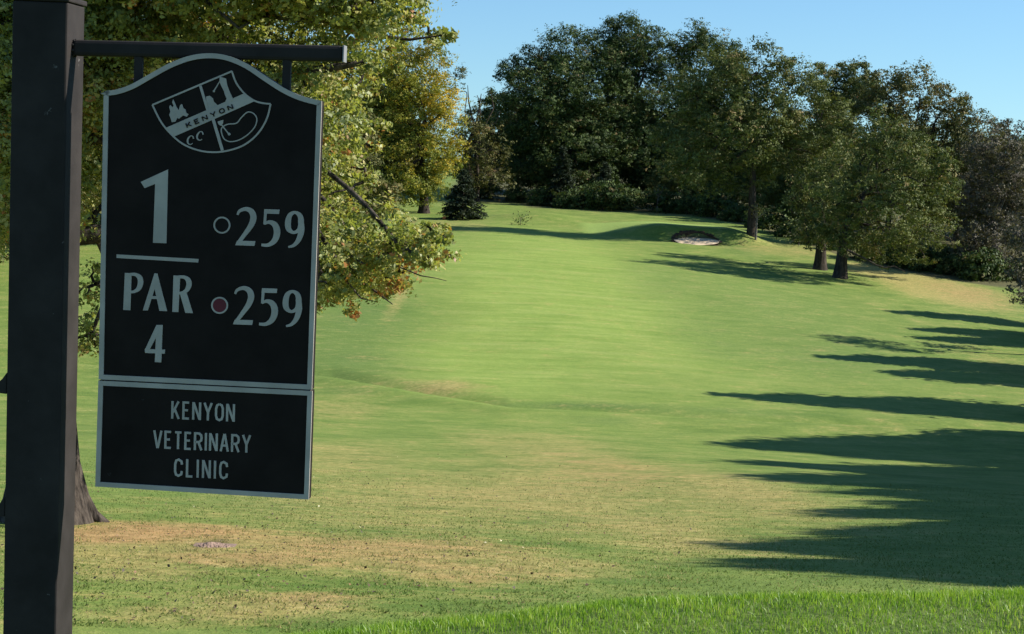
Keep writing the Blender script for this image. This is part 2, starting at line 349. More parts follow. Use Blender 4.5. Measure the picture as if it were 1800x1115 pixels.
SUB = 6
def crown_arrays(rng, lobes, dens, per, cr, leaf, aspect=.6, tilt=.45, inner=.5, tvar=.2):
    Cs, Ns, Ss, Ts, CC = [], [], [], [], []
    cen = np.array([l[0] for l in lobes]); rad = np.array([l[1] for l in lobes])
    for li, l in enumerate(lobes):
        c, r = cen[li], rad[li]; ts = l[2] if len(l) > 2 else 0.
        dm = l[3] if len(l) > 3 else 1.
        crl = min(cr, .5 * r.mean())
        n = max(5, int(4 * np.pi * (r.mean() ** 2) * dens * dm * 1.35 * (cr / crl)))
        d = rng.normal(size=(n, 3)); d /= np.linalg.norm(d, axis=1)[:, None]
        q = np.where(rng.uniform(size=n) < .68, rng.uniform(.84, 1.04, n), rng.uniform(inner * .45, .68, n))
        p = c + d * r * q[:, None]
        keep = np.ones(n, bool)
        for lj in range(len(lobes)):
            if lj != li: keep &= (np.linalg.norm((p - cen[lj]) / rad[lj], axis=1) > .5)
        p, d = p[keep], d[keep]; n = len(p)
        if n == 0: continue
        CC.append(p)
        k = max(4, int(per * (crl / cr) ** 2) // SUB)
        rc = crl * rng.uniform(.55, 1.35, n)
        dd = rng.normal(size=(n, k, 3)); dd /= np.linalg.norm(dd, axis=2)[..., None]
        off = dd * np.array([1, 1, .72]) * (rc[:, None, None] * (rng.uniform(.25, 1., (n, k, 1)) ** .5) * (1 + .18 * rng.normal(size=(n, k, 1))))
        nn = dd * .9 + d[:, None] * .3 + np.array([0, 0, tilt * .6]) + rng.normal(size=(n, k, 3)) * .5
        t = .42 + ts + tvar * .8 * rng.normal(size=(n, 1)) + .19 * rng.normal(size=(n, k))
        P = (p[:, None] + off)[:, :, None] + rng.normal(size=(n, k, SUB, 3)) * np.array([1, 1, .6]) * leaf * .7
        nn = nn[:, :, None] + rng.normal(size=(n, k, SUB, 3)) * .3
        t = t[:, :, None] + .07 * rng.normal(size=(n, k, SUB))
        Cs.append(P.reshape(-1, 3)); Ns.append(nn.reshape(-1, 3)); Ts.append(t.ravel()); Ss.append(leaf * rng.uniform(.5, 1.5, P.size // 3))
    C = np.concatenate(Cs)
    V, F, T = leaf_cloud(rng, C, np.concatenate(Ns), np.concatenate(Ss), np.concatenate(Ts), aspect)
    return V, F, T, np.concatenate(CC)

def wiggle(rng, a, b, n=6, amp=.06):
    a = np.asarray(a, float); b = np.asarray(b, float); t = np.linspace(0, 1, n)[:, None]
    L = np.linalg.norm(b - a); p = a + (b - a) * t
    off = rng.normal(size=(n, 3)) * amp * L; off[0] = 0; off[-1] = 0
    p = p + off; p[:, 2] += np.sin(t[:, 0] * np.pi) * L * .06
    return p

def smooth3(P, n=4):
    m = len(P); out = []
    for i in range(m - 1):
        p0, p1, p2, p3 = P[max(i - 1, 0)], P[i], P[i + 1], P[min(i + 2, m - 1)]
        for t in np.arange(n) / n: out.append(.5 * (2 * p1 + (p2 - p0) * t + (2 * p0 - 5 * p1 + 4 * p2 - p3) * t * t + (3 * p1 - p0 - 3 * p2 + p3) * t ** 3))
    out.append(P[-1]); return np.array(out)
def tree(name, label, cat, base, lobes, leafm, trunk_r, trunk_h=None, dens=.15, per=230, cr=1.4, leaf=.23, group=None, seed=1, bark='bark', flare=1.5, twigs=40,
         extra=None, inner=.72, tilt=.45, aspect=.6, tvar=.2, lean=(0, 0), sides=7, limb=.3, limb_min=0.):
    rng = np.random.RandomState(seed)
    base = np.array(base, float)
    lob = [((np.array(l[0], float) - base), np.array(l[1], float) * np.ones(3)) + tuple(l[2:]) for l in lobes]
    root = empty(name, base, label, cat, group)
    V, F, T, CC = crown_arrays(rng, lob, dens, per, cr, leaf, aspect, tilt, inner, tvar)
    top = max(l[0][2] for l in lob); cm = np.mean([l[0] for l in lob], axis=0)
    th_ = trunk_h if trunk_h else .35 * top
    tb = Tubes(sides)
    fork = np.array([lean[0] + .25 * cm[0] * (.3), lean[1], th_])
    n = 9; tt = np.linspace(0, 1, n)
    tp = np.outer(tt, fork); tp[:, 2] -= .25 * (1 - tt) ** 4; tp[:, :2] += np.cumsum(rng.normal(size=(n, 2)), axis=0) * trunk_r * .035
    tr = trunk_r * (1 - .35 * tt + (flare - 1) * np.exp(-tt * th_ / (trunk_r * 1.1)))
    tb.add(tp, tr)
    crownlead = np.array([cm[0] * .6, cm[1] * .6, top * .85])
    tb.add(wiggle(rng, fork - [0, 0, .3], crownlead, 7, .04), np.linspace(trunk_r * .62, trunk_r * .1, 7))
    for l in lob:
        s = rng.uniform(.0, .55); a = fork * (1 - s) + crownlead * s
        if l[1].mean() > limb_min: tb.add(smooth3(wiggle(rng, a, l[0], 7, .035)), np.linspace(trunk_r * limb, trunk_r * .06, 25))
    cen = np.array([l[0] for l in lob])
    if twigs:
        idx = rng.choice(len(CC), min(twigs, len(CC)), replace=False)
        for q in idx:
            p = CC[q]; c = cen[np.argmin(np.linalg.norm(cen - p, axis=1))]
            tb.add(wiggle(rng, c * .9 + p * .1, c + (p - c) * 1.02, 5, .08), np.linspace(min(.022, trunk_r * .1) if leaf < .1 else trunk_r * .1, trunk_r * .02, 5))
    for pts, r0, r1 in (extra or []):
        pts = np.array([np.array(p) - base for p in pts]); tb.add(pts, np.linspace(r0, r1, len(pts)))
    obj('trunk', tb.mesh('trunk', M[bark]), root)
    obj('crown', mesh_np('crown', V, F, M[leafm], attrs={'tint': ('FACE', T)}), root)
    return root

def pl(Y, lst, ysc=1.0, jit=2.0, seed=0):      # lobes given as (px, py, radius px [, tint shift, density])
    r = random.Random(seed); out = []
    for l in lst:
        rm = l[2] * Y / FOC
        c = at(l[0], l[1], Y + r.uniform(-1, 1) * jit)
        out.append((c, (rm, rm * ysc, rm * .95)) + tuple(l[3:]))
    return out

# foreground oak, its trunk behind the sign post
NB = ground_at(82, 917); NY = NB.y
oak_l = [(600, -70, 130), (590, 455, 55), (645, 455, 52), (690, 445, 40), (560, 490, 45), (610, 505, 30, .2), (665, 500, 30, .25), (690, 10, 60, .05), (500, 110, 125), (530, 210, 90), (550, 330, 80), (630, 425, 70, .02), (560, 440, 75), (700, 430, 50), (690, 485, 38, .33, .9), (600, 490, 45, .12, .7), (738, 425, 24, 0, .8),
         (420, 260, 150), (250, 120, 180, .08), (90, 40, 170), (40, 260, 150), (160, 590, 48), (165, 500, 40), (590, 125, 55), (615, 300, 42), (630, 40, 70), (625, 215, 26, .05, .7), (640, 150, 26, 0, .7), (-90, 100, 230), (300, -190, 250), (60, -200, 250), (560, -230, 220), (0, 400, 60), (757, 66, 9, .05, .6), (774, 58, 10, .0, .6), (790, 63, 9, .1, .6), (768, 75, 7, .1, .6), (722, 428, 34), (700, 455, 42), (650, 480, 45), (620, 500, 30, .2), (715, 25, 28, .05, .6)]
_r = random.Random(77)
for _ in range(46):                       # ragged sprigs round the right-hand outline
    a_, b_ = _r.choice([(700, 20), (690, 60), (650, 110), (640, 180), (640, 250), (640, 320), (690, 395), (735, 412), (760, 430), (740, 470), (700, 500), (640, 520), (590, 510), (740, 10)])
    oak_l.append((a_ + _r.gauss(0, 20), b_ + _r.gauss(0, 20), _r.uniform(7, 15), _r.uniform(-.05, .25) if b_ > 440 else _r.uniform(-.1, .1), .5))
def P2(px, py, dy=0): return tuple(at(px, py, NY + dy))
tw = [([P2(90, 420), P2(330, 395, .3), P2(520, 425, .8), P2(640, 440, .9), P2(720, 440, .9)], .13, .01),
      ([P2(520, 425, .8), P2(590, 470, .3), P2(650, 505, 0), P2(690, 535, -.2)], .035, .006),
      ([P2(600, 480, -1.6), P2(618, 505, -1.6), P2(635, 525, -1.6), P2(660, 530, -1.6)], .018, .004),
      ([P2(560, 430, -1.5), P2(575, 480, -1.5), P2(590, 505, -1.5)], .02, .004),
      ([P2(690, 465, -1.5), P2(740, 485, -1.5), P2(765, 489, -1.5), P2(785, 494, -1.5)], .010, .003),
      ([P2(100, 180), P2(300, 90, 1), P2(430, 30, 1.5), P2(560, -30, 1)], .19, .05),
      ([P2(360, 0, -2), P2(390, 25, -2.2), P2(420, 50, -2.2), P2(440, 40, -2.3)], .03, .01),
      ([P2(640, 60), P2(720, 70, 0), P2(780, 62, 0)], .03, .008),
      ([P2(100, 250), P2(330, 200, -1), P2(520, 130, -1), P2(640, 110, -1)], .15, .03)]
for a_ in (0.3, 1.2, 2.3, 3.3, 4.4, 5.4):
    dx_, dy_ = math.cos(a_), math.sin(a_)
    tw.append(([(NB.x + dx_ * .18, NB.y + dy_ * .18, NB.z + 1.1), (NB.x + dx_ * .42, NB.y + dy_ * .42, NB.z + .30), (NB.x + dx_ * .58, NB.y + dy_ * .58, NB.z + .05), (NB.x + dx_ * .8, NB.y + dy_ * .8, NB.z - .12)], .14, .06))
tree('oak_tree', 'large leafy oak with green and yellowing leaves, its trunk standing behind the sign post', 'tree', NB, pl(NY, oak_l, 1.0, 2.2, 4), 'near_oak', .43, 5.2,
     dens=4.6, per=340, cr=.52, leaf=.056, lean=(-.4, 0), limb=.10, limb_min=.3, seed=11, bark='bark_near', flare=1.55, twigs=420, extra=tw, inner=.4, tilt=.35, aspect=.62, tvar=.16, sides=18)

TREES = []
def px_tree(name, label, cat, base_px, Y, lobes, leafm, tr_, **kw):
    base = ground_at(base_px, kw.pop('foot')) if 'foot' in kw else drop(base_px, Y)
    Y = base.y; j = kw.pop('jit', 3.0); ysc = kw.pop('ysc', 1.0)
    t = tree(name, label, cat, base, pl(Y, lobes, ysc, j, kw.get('seed', 1)), leafm, tr_, **kw); TREES.append(t); return t

px_tree('maple_tree', 'golden green maple with a short thick trunk at the left edge of the fairway', 'tree', 745, 205,
        [(725, 115, 62, .12), (762, 165, 50, .3), (700, 210, 75), (768, 235, 45, .15), (722, 290, 58), (680, 150, 66, .1), (790, 285, 26, .1), (745, 320, 36, -.12), (640, 250, 60), (780, 200, 30, .35), (700, 330, 34, -.2), (665, 335, 34, -.2), (640, 300, 50, -.1), (735, 338, 22, -.3), (765, 330, 22, -.2)], 'maple', .62, trunk_h=4.5, dens=.2, per=210, foot=375, seed=21)
px_tree('deciduous_tree', 'half bare brownish tree with thin branches against the sky, between maple and dark oak', 'tree', 835, 240,
        [(800, 135, 24, 0, .7), (825, 215, 40, 0, .5), (855, 265, 36, 0, .8), (820, 290, 40, .0), (865, 310, 34), (838, 250, 40)], 'olive', .45, trunk_h=6, dens=.2, per=110, cr=1.2, seed=22, twigs=160,
        extra=[([tuple(at(828, 330, 239)), tuple(at(820, 260, 239)), tuple(at(838, 215, 239)), tuple(at(846, 165, 239))], .35, .05),
               ([tuple(at(826, 240, 239)), tuple(at(850, 225, 239)), tuple(at(868, 190, 239)), tuple(at(862, 160, 239))], .2, .04),
               ([tuple(at(835, 230, 239)), tuple(at(824, 180, 239)), tuple(at(822, 150, 239))], .15, .04),
               ([tuple(at(850, 225, 239)), tuple(at(872, 215, 239)), tuple(at(880, 195, 239))], .1, .03)])
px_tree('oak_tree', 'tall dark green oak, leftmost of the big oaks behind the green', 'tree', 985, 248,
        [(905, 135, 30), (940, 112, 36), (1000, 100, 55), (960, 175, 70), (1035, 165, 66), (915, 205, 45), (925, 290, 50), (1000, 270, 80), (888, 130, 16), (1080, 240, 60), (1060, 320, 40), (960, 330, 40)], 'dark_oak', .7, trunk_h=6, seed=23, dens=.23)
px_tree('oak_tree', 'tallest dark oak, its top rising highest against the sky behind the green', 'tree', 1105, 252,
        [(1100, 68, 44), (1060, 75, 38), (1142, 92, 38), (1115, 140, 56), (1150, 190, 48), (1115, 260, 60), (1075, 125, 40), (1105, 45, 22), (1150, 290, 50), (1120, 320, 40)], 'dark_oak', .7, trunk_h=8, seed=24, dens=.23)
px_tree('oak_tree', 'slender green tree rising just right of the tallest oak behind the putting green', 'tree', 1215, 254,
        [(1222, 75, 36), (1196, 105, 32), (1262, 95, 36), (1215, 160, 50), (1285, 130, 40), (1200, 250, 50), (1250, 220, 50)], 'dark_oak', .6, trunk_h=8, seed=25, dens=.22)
px_tree('oak_tree', 'broad olive oak with a tall bare trunk beside the sand bunker', 'tree', 1320, 187.5,
        [(1270, 145, 66), (1330, 125, 52), (1388, 160, 60), (1440, 210, 52), (1300, 215, 76), (1235, 235, 58), (1380, 250, 66), (1208, 285, 44), (1268, 295, 46), (1450, 285, 45), (1345, 295, 36), (1172, 255, 38), (1425, 150, 26), (1222, 170, 46)], 'oak', .52, trunk_h=7.5, seed=26, dens=.2, cr=1.25, leaf=.2, twigs=90, flare=1.25)
px_tree('oak_tree', 'thin topped tree showing sky through its crown, behind the broad oak', 'tree', 1480, 232,
        [(1448, 138, 28, 0, .6), (1500, 125, 26, 0, .7), (1478, 175, 44), (1520, 165, 30), (1470, 260, 50)], 'oak', .5, trunk_h=8, seed=27, dens=.4, cr=.9)
px_tree('oak_tree', 'large olive tree behind the pair of low oaks, at the wood edge', 'tree', 1610, 196,
        [(1560, 165, 42), (1605, 155, 38), (1655, 195, 42), (1700, 232, 36), (1560, 235, 60), (1640, 262, 60), (1708, 285, 45), (1530, 190, 36), (1640, 350, 60), (1735, 250, 26), (1690, 198, 28), (1722, 218, 26), (1755, 262, 30)], 'olive', .5, trunk_h=6, seed=28, dens=.19, cr=1.4)
px_tree('oak_tree', 'smaller of the pair of low oaks standing in the fairway rough, on the left', 'tree', 1441, 143,
        [(1440, 330, 42), (1418, 408, 27), (1480, 290, 44), (1448, 375, 38), (1410, 350, 28), (1400, 410, 14), (1436, 420, 24), (1418, 428, 15), (1455, 415, 22)], 'oak', .62, trunk_h=3.6, foot=474, seed=29, dens=.27, cr=1.0, leaf=.18, per=190, group='pair of low oaks', flare=1.35, jit=4.5)
px_tree('oak_tree', 'larger of the pair of low oaks, with a wide round crown drooping to the right', 'tree', 1476, 138,
        [(1540, 265, 60), (1598, 285, 62), (1560, 360, 60), (1628, 370, 52), (1648, 315, 38), (1598, 420, 40), (1518, 415, 36), (1500, 345, 50), (1660, 415, 26), (1566, 225, 38), (1550, 450, 22), (1625, 450, 20), (1480, 400, 34), (1470, 360, 40), (1482, 428, 26), (1510, 440, 20), (1466, 405, 26)], 'oak', .62, trunk_h=3.8, foot=489, seed=30, dens=.27, cr=1.0, leaf=.18, per=190, group='pair of low oaks', flare=1.4, jit=5.5,
        extra=[([tuple(at(a_, b_, 151)) for a_, b_ in ((1490, 440), (1520, 455), (1540, 466), (1556, 471), (1572, 468), (1592, 478))], .1, .02)])
px_tree('deciduous_tree', 'grey brown tree losing its leaves at the right edge of the wood', 'tree', 1748, 172,
        [(1742, 262, 46), (1775, 300, 50), (1728, 345, 48), (1782, 375, 52), (1752, 430, 48), (1712, 420, 36), (1700, 340, 30), (1800, 330, 40)], 'brown', .4, trunk_h=4, seed=31, dens=.42, per=80, cr=.9, twigs=220, bark='bark_grey')
px_tree('deciduous_tree', 'brownish bush-like tree leaning in at the right edge of the photo, low over the grass', 'tree', 1850, 112,
        [(1795, 500, 24), (1815, 460, 40), (1800, 530, 22), (1840, 500, 40), (1790, 420, 30), (1830, 400, 50)], 'brown', .3, trunk_h=2.5, seed=32, dens=.8, cr=.65, leaf=.16, per=70, twigs=160, bark='bark_grey')
px_tree('deciduous_tree', 'rusty brown tree farthest right on the skyline', 'tree', 1795, 215,
        [(1765, 240, 30), (1805, 262, 50), (1790, 320, 60), (1840, 300, 60)], 'brown', .4, trunk_h=5, seed=33, dens=.2, twigs=80)

# conifers and small plants
def conifer(name, label, base, h, r, seed, group=None, leafm='spruce', droop=.35, start=.08):
    rng = np.random.RandomState(seed); root = empty(name, base, label, 'tree', group)
    tb = Tubes(6); tb.add([[0, 0, -.2], [0, 0, h * .5], [0, 0, h]], [h * .022, h * .014, .01])
    C, Nn, S, T = [], [], [], []
    z = h * start
    while z < h * .97:
        f = 1 - z / h; R = r * f ** .8 * rng.uniform(.75, 1.1); nb = int(6 + 5 * f)
        for k in range(nb):
            a = rng.uniform(0, 6.28); L = R * rng.uniform(.7, 1.1); n = int(14 + 30 * L)
            t = rng.uniform(.1, 1, n) ** .7
            p = np.stack([np.cos(a) * L * t, np.sin(a) * L * t, z - droop * L * t ** 1.6 + .1 * L * t], -1) + rng.normal(size=(n, 3)) * np.array([.16, .16, .07])
            C.append(p); Nn.append(np.array([0, 0, .9]) + rng.normal(size=(n, 3)) * .5); S.append(rng.uniform(.2, .42, n)); T.append(.45 + .2 * rng.normal() + .15 * rng.normal(size=n))
            tb.add([[0, 0, z], [np.cos(a) * L * .6, np.sin(a) * L * .6, z - droop * L * .3]], [.05, .015])
        z += h * .035 * rng.uniform(.8, 1.2)
    V, F, Tt = leaf_cloud(rng, np.concatenate(C), np.concatenate(Nn), np.concatenate(S), np.concatenate(T), .45)
    obj('trunk', tb.mesh('trunk', M['bark']), root); obj('crown', mesh_np('crown', V, F, M[leafm], attrs={'tint': ('FACE', Tt)}), root)
    return root
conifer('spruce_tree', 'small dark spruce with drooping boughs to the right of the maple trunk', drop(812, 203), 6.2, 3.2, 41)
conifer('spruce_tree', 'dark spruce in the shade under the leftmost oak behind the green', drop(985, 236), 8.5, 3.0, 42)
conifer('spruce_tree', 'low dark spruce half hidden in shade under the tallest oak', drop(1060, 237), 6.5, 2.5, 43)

def small_plant(name, label, cat, base, h, spread, leafm, seed, n=260, stem_r=.04, leaf=.2, bark='bark_grey', lob=None):
    rng = np.random.RandomState(seed); root = empty(name, base, label, cat)
    tb = Tubes(5); tb.add([[0, 0, -.1], [.03, 0, h * .5], [0, .02, h * .92]], [stem_r, stem_r * .8, stem_r * .4])
    p = rng.normal(size=(n, 3)) * np.array([spread, spread, spread * .8]) * .5 + np.array([0, 0, h * (lob or .8)])
    for k in range(7): tb.add([[0, 0, h * .55], p[k]], [stem_r * .5, .008])
    V, F, T = leaf_cloud(rng, p, rng.normal(size=(n, 3)) * .7 + np.array([0, 0, .5]), rng.uniform(.6, 1.3, n) * leaf, .5 + .25 * rng.normal(size=n))
    V[:, 2] = np.maximum(V[:, 2], .02)
    obj('stem', tb.mesh('stem', M[bark]), root); obj('foliage', mesh_np('foliage', V, F, M[leafm], attrs={'tint': ('FACE', T)}), root)
    return root
small_plant('sapling', 'slim pale sapling with a tuft of leaves beside the tall bare trunk', 'sapling', drop(1328, 186.5), 4.2, .9, 'olive', 51, 220, .13, .22)
small_plant('sapling', 'young tree with pale thin leaves at the dark wood edge behind the green', 'sapling', ground_at(1155, 374), 3.6, 1.3, 'olive', 52, 160, .12, .26)
small_plant('shrub', 'tiny dark shrub in the strip of shade left of the green', 'shrub', ground_at(915, 396), 1.0, 1.1, 'dark_oak', 53, 200, .03, .2, lob=.5)
small_plant('shrub', 'low leafy shrub in front of the dark wood, left of the pair of low oaks', 'shrub', ground_at(1404, 432), 2.0, 2.0, 'oak', 54, 420, .05, .24, lob=.5)

# filler trees deeper in the wood: three sources, copied
def generic(name, label, h, r, leafm, seed, group, base=(0, 0, 0), low=.15, dens=.2, per=140, leaf=.28, twigs=12, trunk_r=.4):
    rng = random.Random(seed); lobes = []
    for k in range(9):
        f = k / 8; z = h * (low + .12 + (.78 - low) * f); rad = r * (.95 - .55 * f ** 2) * .62
        a = k * 2.4; d = r * .5 * (1 - f ** 1.5)
        lobes.append(((base[0] + math.cos(a) * d, base[1] + math.sin(a) * d, base[2] + z), (rad, rad, rad * .85)))
    return tree(name, label, 'tree', base, lobes, leafm, trunk_r, h * .3, dens=dens, per=per, cr=1.0, leaf=leaf, seed=seed, group=group, twigs=twigs)
WOOD = 'trees deep in the wood behind the green'
src = [generic('wood_tree', 'dark tree deep in the shaded wood behind the front row of oaks', 18, 7, 'dark_oak', 61, WOOD), generic('wood_tree', 'dark tree deep in the shaded wood behind the front row of oaks', 15, 6, 'oak', 62, WOOD)]
fill = [(860, 258, .9), (905, 266, 1.0), (960, 270, 1.05), (1020, 275, 1.1), (1080, 278, 1.1), (1140, 275, 1.1), (1200, 272, 1.05), (1260, 264, 1.05), (1320, 252, 1.0), (1380, 244, 1.0), (1440, 248, 1.0), (1500, 232, .9), (1560, 224, .95), (1620, 220, .95), (1680, 206, .85), (1730, 200, .8), (1790, 195, .75), (1850, 190, .8),
        (1400, 220, .62), (1350, 224, .6), (1230, 240, .55), (1170, 244, .55), (1290, 234, .55), (1450, 206, .55)]
rng = random.Random(5)
for k, (px, Y, s) in enumerate(fill):
    o = src[k % 2] if k < 2 else copy_tree(src[k % 2])
    o.location = drop(px, Y); o.rotation_euler = (0, 0, rng.uniform(0, 6.28)); o.scale = (s, s, s * rng.uniform(.92, 1.06))
LEFTG = 'trees beyond the foreground oak on the left'
s3 = generic('rough_tree', 'yellowing tree on the far left seen through the foreground oak', 15, 6.5, 'olive', 63, LEFTG)
for k, (px, Y, s) in enumerate([(560, 175, 1.1), (420, 160, 1.0), (250, 150, 1.05), (60, 140, 1.0), (-60, 125, .9), (640, 215, 1.15), (330, 190, 1.1), (690, 235, 1.1), (160, 175, 1.1), (-300, 120, 1.0), (-700, 150, 1.1), (-1100, 170, 1.1), (-1500, 140, 1.0), (-450, 200, 1.2), (-900, 230, 1.2)]):
    o = s3 if k == 0 else copy_tree(s3)
    o.location = drop(px, Y); o.rotation_euler = (0, 0, rng.uniform(0, 6.28)); o.scale = (s, s, s)
# dark undergrowth along the wood's foot
BUSH = 'bushes along the foot of the wood'
def bush(label, seed, leafm):
    rng = random.Random(seed)
    lobes = [((rng.uniform(-1.5, 1.5), rng.uniform(-.8, .8), rng.uniform(.7, 1.9)), (rng.uniform(1.0, 1.6),) * 3) for _ in range(5)]
    return tree('bush', label, 'bush', (0, 0, 0), lobes, leafm, .09, .5, dens=.6, per=70, cr=.8, leaf=.24, seed=seed, group=BUSH, twigs=10)
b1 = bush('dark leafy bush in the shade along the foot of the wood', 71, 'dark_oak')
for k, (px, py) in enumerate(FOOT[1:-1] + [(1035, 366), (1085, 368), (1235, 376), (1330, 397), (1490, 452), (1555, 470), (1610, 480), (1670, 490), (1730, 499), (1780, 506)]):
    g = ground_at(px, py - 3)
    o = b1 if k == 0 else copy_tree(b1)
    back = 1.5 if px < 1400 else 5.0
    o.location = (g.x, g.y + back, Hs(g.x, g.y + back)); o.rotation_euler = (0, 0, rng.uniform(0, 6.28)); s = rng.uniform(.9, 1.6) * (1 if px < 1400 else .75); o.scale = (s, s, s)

# trees standing right of the picture whose shadows lie across the grass
CAST = 'trees right of the fairway that throw the long shadows'
ct = math.tan(SUN_EL); sh = Vector((math.cos(SUN_AZ), math.sin(SUN_AZ)))
c1 = generic('fairway_tree', 'tree right of the fairway throwing a long shadow across the grass', 12, 3.4, 'oak', 81, CAST, low=.2, leaf=.36, dens=.95, per=90)
c2 = generic('fairway_tree', 'tree right of the fairway throwing a long shadow across the grass', 16, 7.5, 'oak', 82, CAST, low=.12, leaf=.36, dens=.95, per=100)
CASTERS = [(c1, 1545, 547, 10, 3.0), (c1, 1590, 578, 9, 2.8), (c1, 1590, 592, 9.5, 2.6), (c1, 1415, 627, 12, 3.0), (c1, 1530, 655, 11, 3.6), (c1, 1222, 692, 15, 4.2), (c1, 1500, 715, 13, 4.2),
           (c2, 1275, 782, 17, 8.0), (c2, 1300, 815, 16, 7.5), (c2, 1330, 838, 15, 6.5), (c2, 1490, 868, 15, 6), (c2, 1450, 905, 14, 5.0), (c2, 1275, 965, 12, 5.0), (c2, 1290, 995, 12, 4.2), (c2, 1420, 940, 13, 5), (c2, 1530, 1005, 12, 4.5), (c2, 1600, 900, 15, 6), (c1, 1760, 785, 12, 5), (c2, 1420, 848, 15, 6.5), (c2, 1540, 888, 14, 5.5), (c2, 1580, 930, 13, 5), (c2, 1380, 965, 12, 4.5)]
used = set()
for k, (s_, px, py, h, r) in enumerate(CASTERS):
    g = ground_at(px, py); b = Vector((g.x, g.y, g.z))
    for _ in range(8):
        L = (h + b.z - g.z) / ct + .14 * r; b = Vector((g.x + sh.x * L, g.y + sh.y * L, 0)); b.z = Hs(b.x, b.y)
    o = s_ if id(s_) not in used else copy_tree(s_); used.add(id(s_))
    h0, r0 = (12, 3.4) if s_ is c1 else (16, 7.5)
    o.location = b; o.scale = (r / r0, r / r0, h / h0); o.rotation_euler = (0, 0, rng.uniform(0, 6.28))

# ------------------------------------------------------------------ grass blades on the tee, fallen leaves, litter
def grass_mat():
    m, t, b = new_mat('grass_blade')
    c = ramp(t, attr(t, 'tint'), [(0, (.06, .14, .014)), (.4, (.16, .29, .03)), (.75, (.28, .40, .055)), (1, (.42, .44, .15))])
    t.links.new(c, b.inputs['Base Color']); b.inputs['Roughness'].default_value = .45; b.inputs['Specular IOR Level'].default_value = .4
    tr = N(t, 'ShaderNodeBsdfTranslucent'); t.links.new(mixc(t, 1.0, c, (1.2, 1.25, .6), 'MULTIPLY'), tr.inputs['Color'])
    mx = N(t, 'ShaderNodeMixShader'); mx.inputs[0].default_value = .4
    t.links.new(b.outputs[0], mx.inputs[1]); t.links.new(tr.outputs[0], mx.inputs[2]); t.links.new(mx.outputs[0], t.nodes['Material Output'].inputs['Surface'])
    return m
M['blade'] = grass_mat()
def blades(rng, X, Y, hgt, wid, tint, lean=.5):
    n = len(X); Z = H(X, Y); base = np.stack([X, Y, Z - .004], -1)
    a = rng.uniform(0, 6.28, n); side = np.stack([np.cos(a), np.sin(a), 0 * a], -1) * wid[:, None] * .5
    b = rng.uniform(0, 6.28, n); ln = np.abs(rng.normal(0, lean, n)) * hgt; off = np.stack([np.cos(b) * ln, np.sin(b) * ln, 0 * b], -1)
    mid = base + off * .35 + np.stack([0 * a, 0 * a, hgt * .62], -1); top = base + off + np.stack([0 * a, 0 * a, hgt], -1)
    V = np.stack([base - side, base + side, mid + side * .8, mid - side * .8, top + side * .12, top - side * .12], 1).reshape(-1, 3)
    o = (np.arange(n) * 6)[:, None]
    F = np.concatenate([o + np.array([[0, 1, 2, 3]]), o + np.array([[3, 2, 4, 5]])])
    return V, F, np.concatenate([tint, tint])
rg = np.random.RandomState(90)
n = 115000
X = rg.uniform(-3.2, 4.2, n); ye = np.interp(X, _ex, _ey); Y = ye + .45 - rg.uniform(0, 1, n) ** 1.2 * 2.3
ok = Y > 4.2; X, Y, ye = X[ok], Y[ok], ye[ok]
cl = snoise(X, Y, .35, 12) + .6 * snoise(X, Y, 1.2, 13)
hh = .72 * (.030 + .014 * cl + .010 * sstep(ye - Y, -.2, .25) * (1 - sstep(ye - Y, .2, .7))) * rg.uniform(.6, 1.5, len(X)); tall = rg.uniform(size=len(X)) < .012; hh[tall] *= 1.7
V, F, T = blades(rg, X, Y, np.maximum(hh, .012), rg.uniform(.0022, .0042, len(X)), np.clip(.5 + .22 * cl + .18 * rg.normal(size=len(X)), 0, 1))
tag(obj('tee_grass', mesh_np('tee_grass', V, F, M['blade'], attrs={'tint': ('FACE', T)})), 'long bright green grass on the raised edge of the tee', 'grass', kind='stuff')

# short turf on the slope below the tee, green and straw coloured by the same patches as the ground
n = 215000
tt_ = rg.uniform(-.39, .39, n); Y = 12.6 * np.exp(rg.uniform(0, 1, n) * 1.15); X = Y * np.tan(tt_)
cl = snoise(X, Y, 1.1, 31) + snoise(X, Y, .37, 32); ok = rg.uniform(size=n) < .55 + .3 * cl; X, Y, cl = X[ok], Y[ok], cl[ok]; n = len(X)
mk = masks(X, Y); dr = np.clip(mk['dry'] + .6 * mk['orange'] - .5 * mk['deep'] + .35 * snoise(X, Y, 2.3, 33) + .25 * snoise(X, Y, .7, 34), 0, 1)
T = np.clip(np.where(rg.uniform(size=n) < dr * .85, .72 + .14 * rg.normal(size=n), .26 + .13 * rg.normal(size=n)), 0, 1)
a = rg.uniform(0, 6.28, n); hh = (.018 + .008 * cl) * rg.uniform(.6, 1.6, n); wd_ = rg.uniform(.004, .010, n); b = rg.uniform(0, 6.28, n); ln = hh * rg.uniform(.2, 1.3, n)
base = np.stack([X, Y, H(X, Y) - .003], -1); sd = np.stack([np.cos(a) * wd_, np.sin(a) * wd_, 0 * a], -1)
V = np.stack([base - sd, base + sd, base + np.stack([np.cos(b) * ln, np.sin(b) * ln, np.maximum(hh, .01)], -1)], 1).reshape(-1, 3)
m, t, bs = new_mat('short_turf')
t.links.new(ramp(t, attr(t, 'tint'), [(0, (.08, .14, .026)), (.3, (.15, .21, .045)), (.5, (.22, .245, .07)), (.7, (.35, .285, .115)), (1, (.46, .37, .20))]), bs.inputs['Base Color']); bs.inputs['Roughness'].default_value = .7; bs.inputs['Specular IOR Level'].default_value = .2
tr = N(t, 'ShaderNodeBsdfTranslucent'); t.links.new(bs.inputs['Base Color'].links[0].from_socket, tr.inputs['Color'])
mx = N(t, 'ShaderNodeMixShader'); mx.inputs[0].default_value = .45
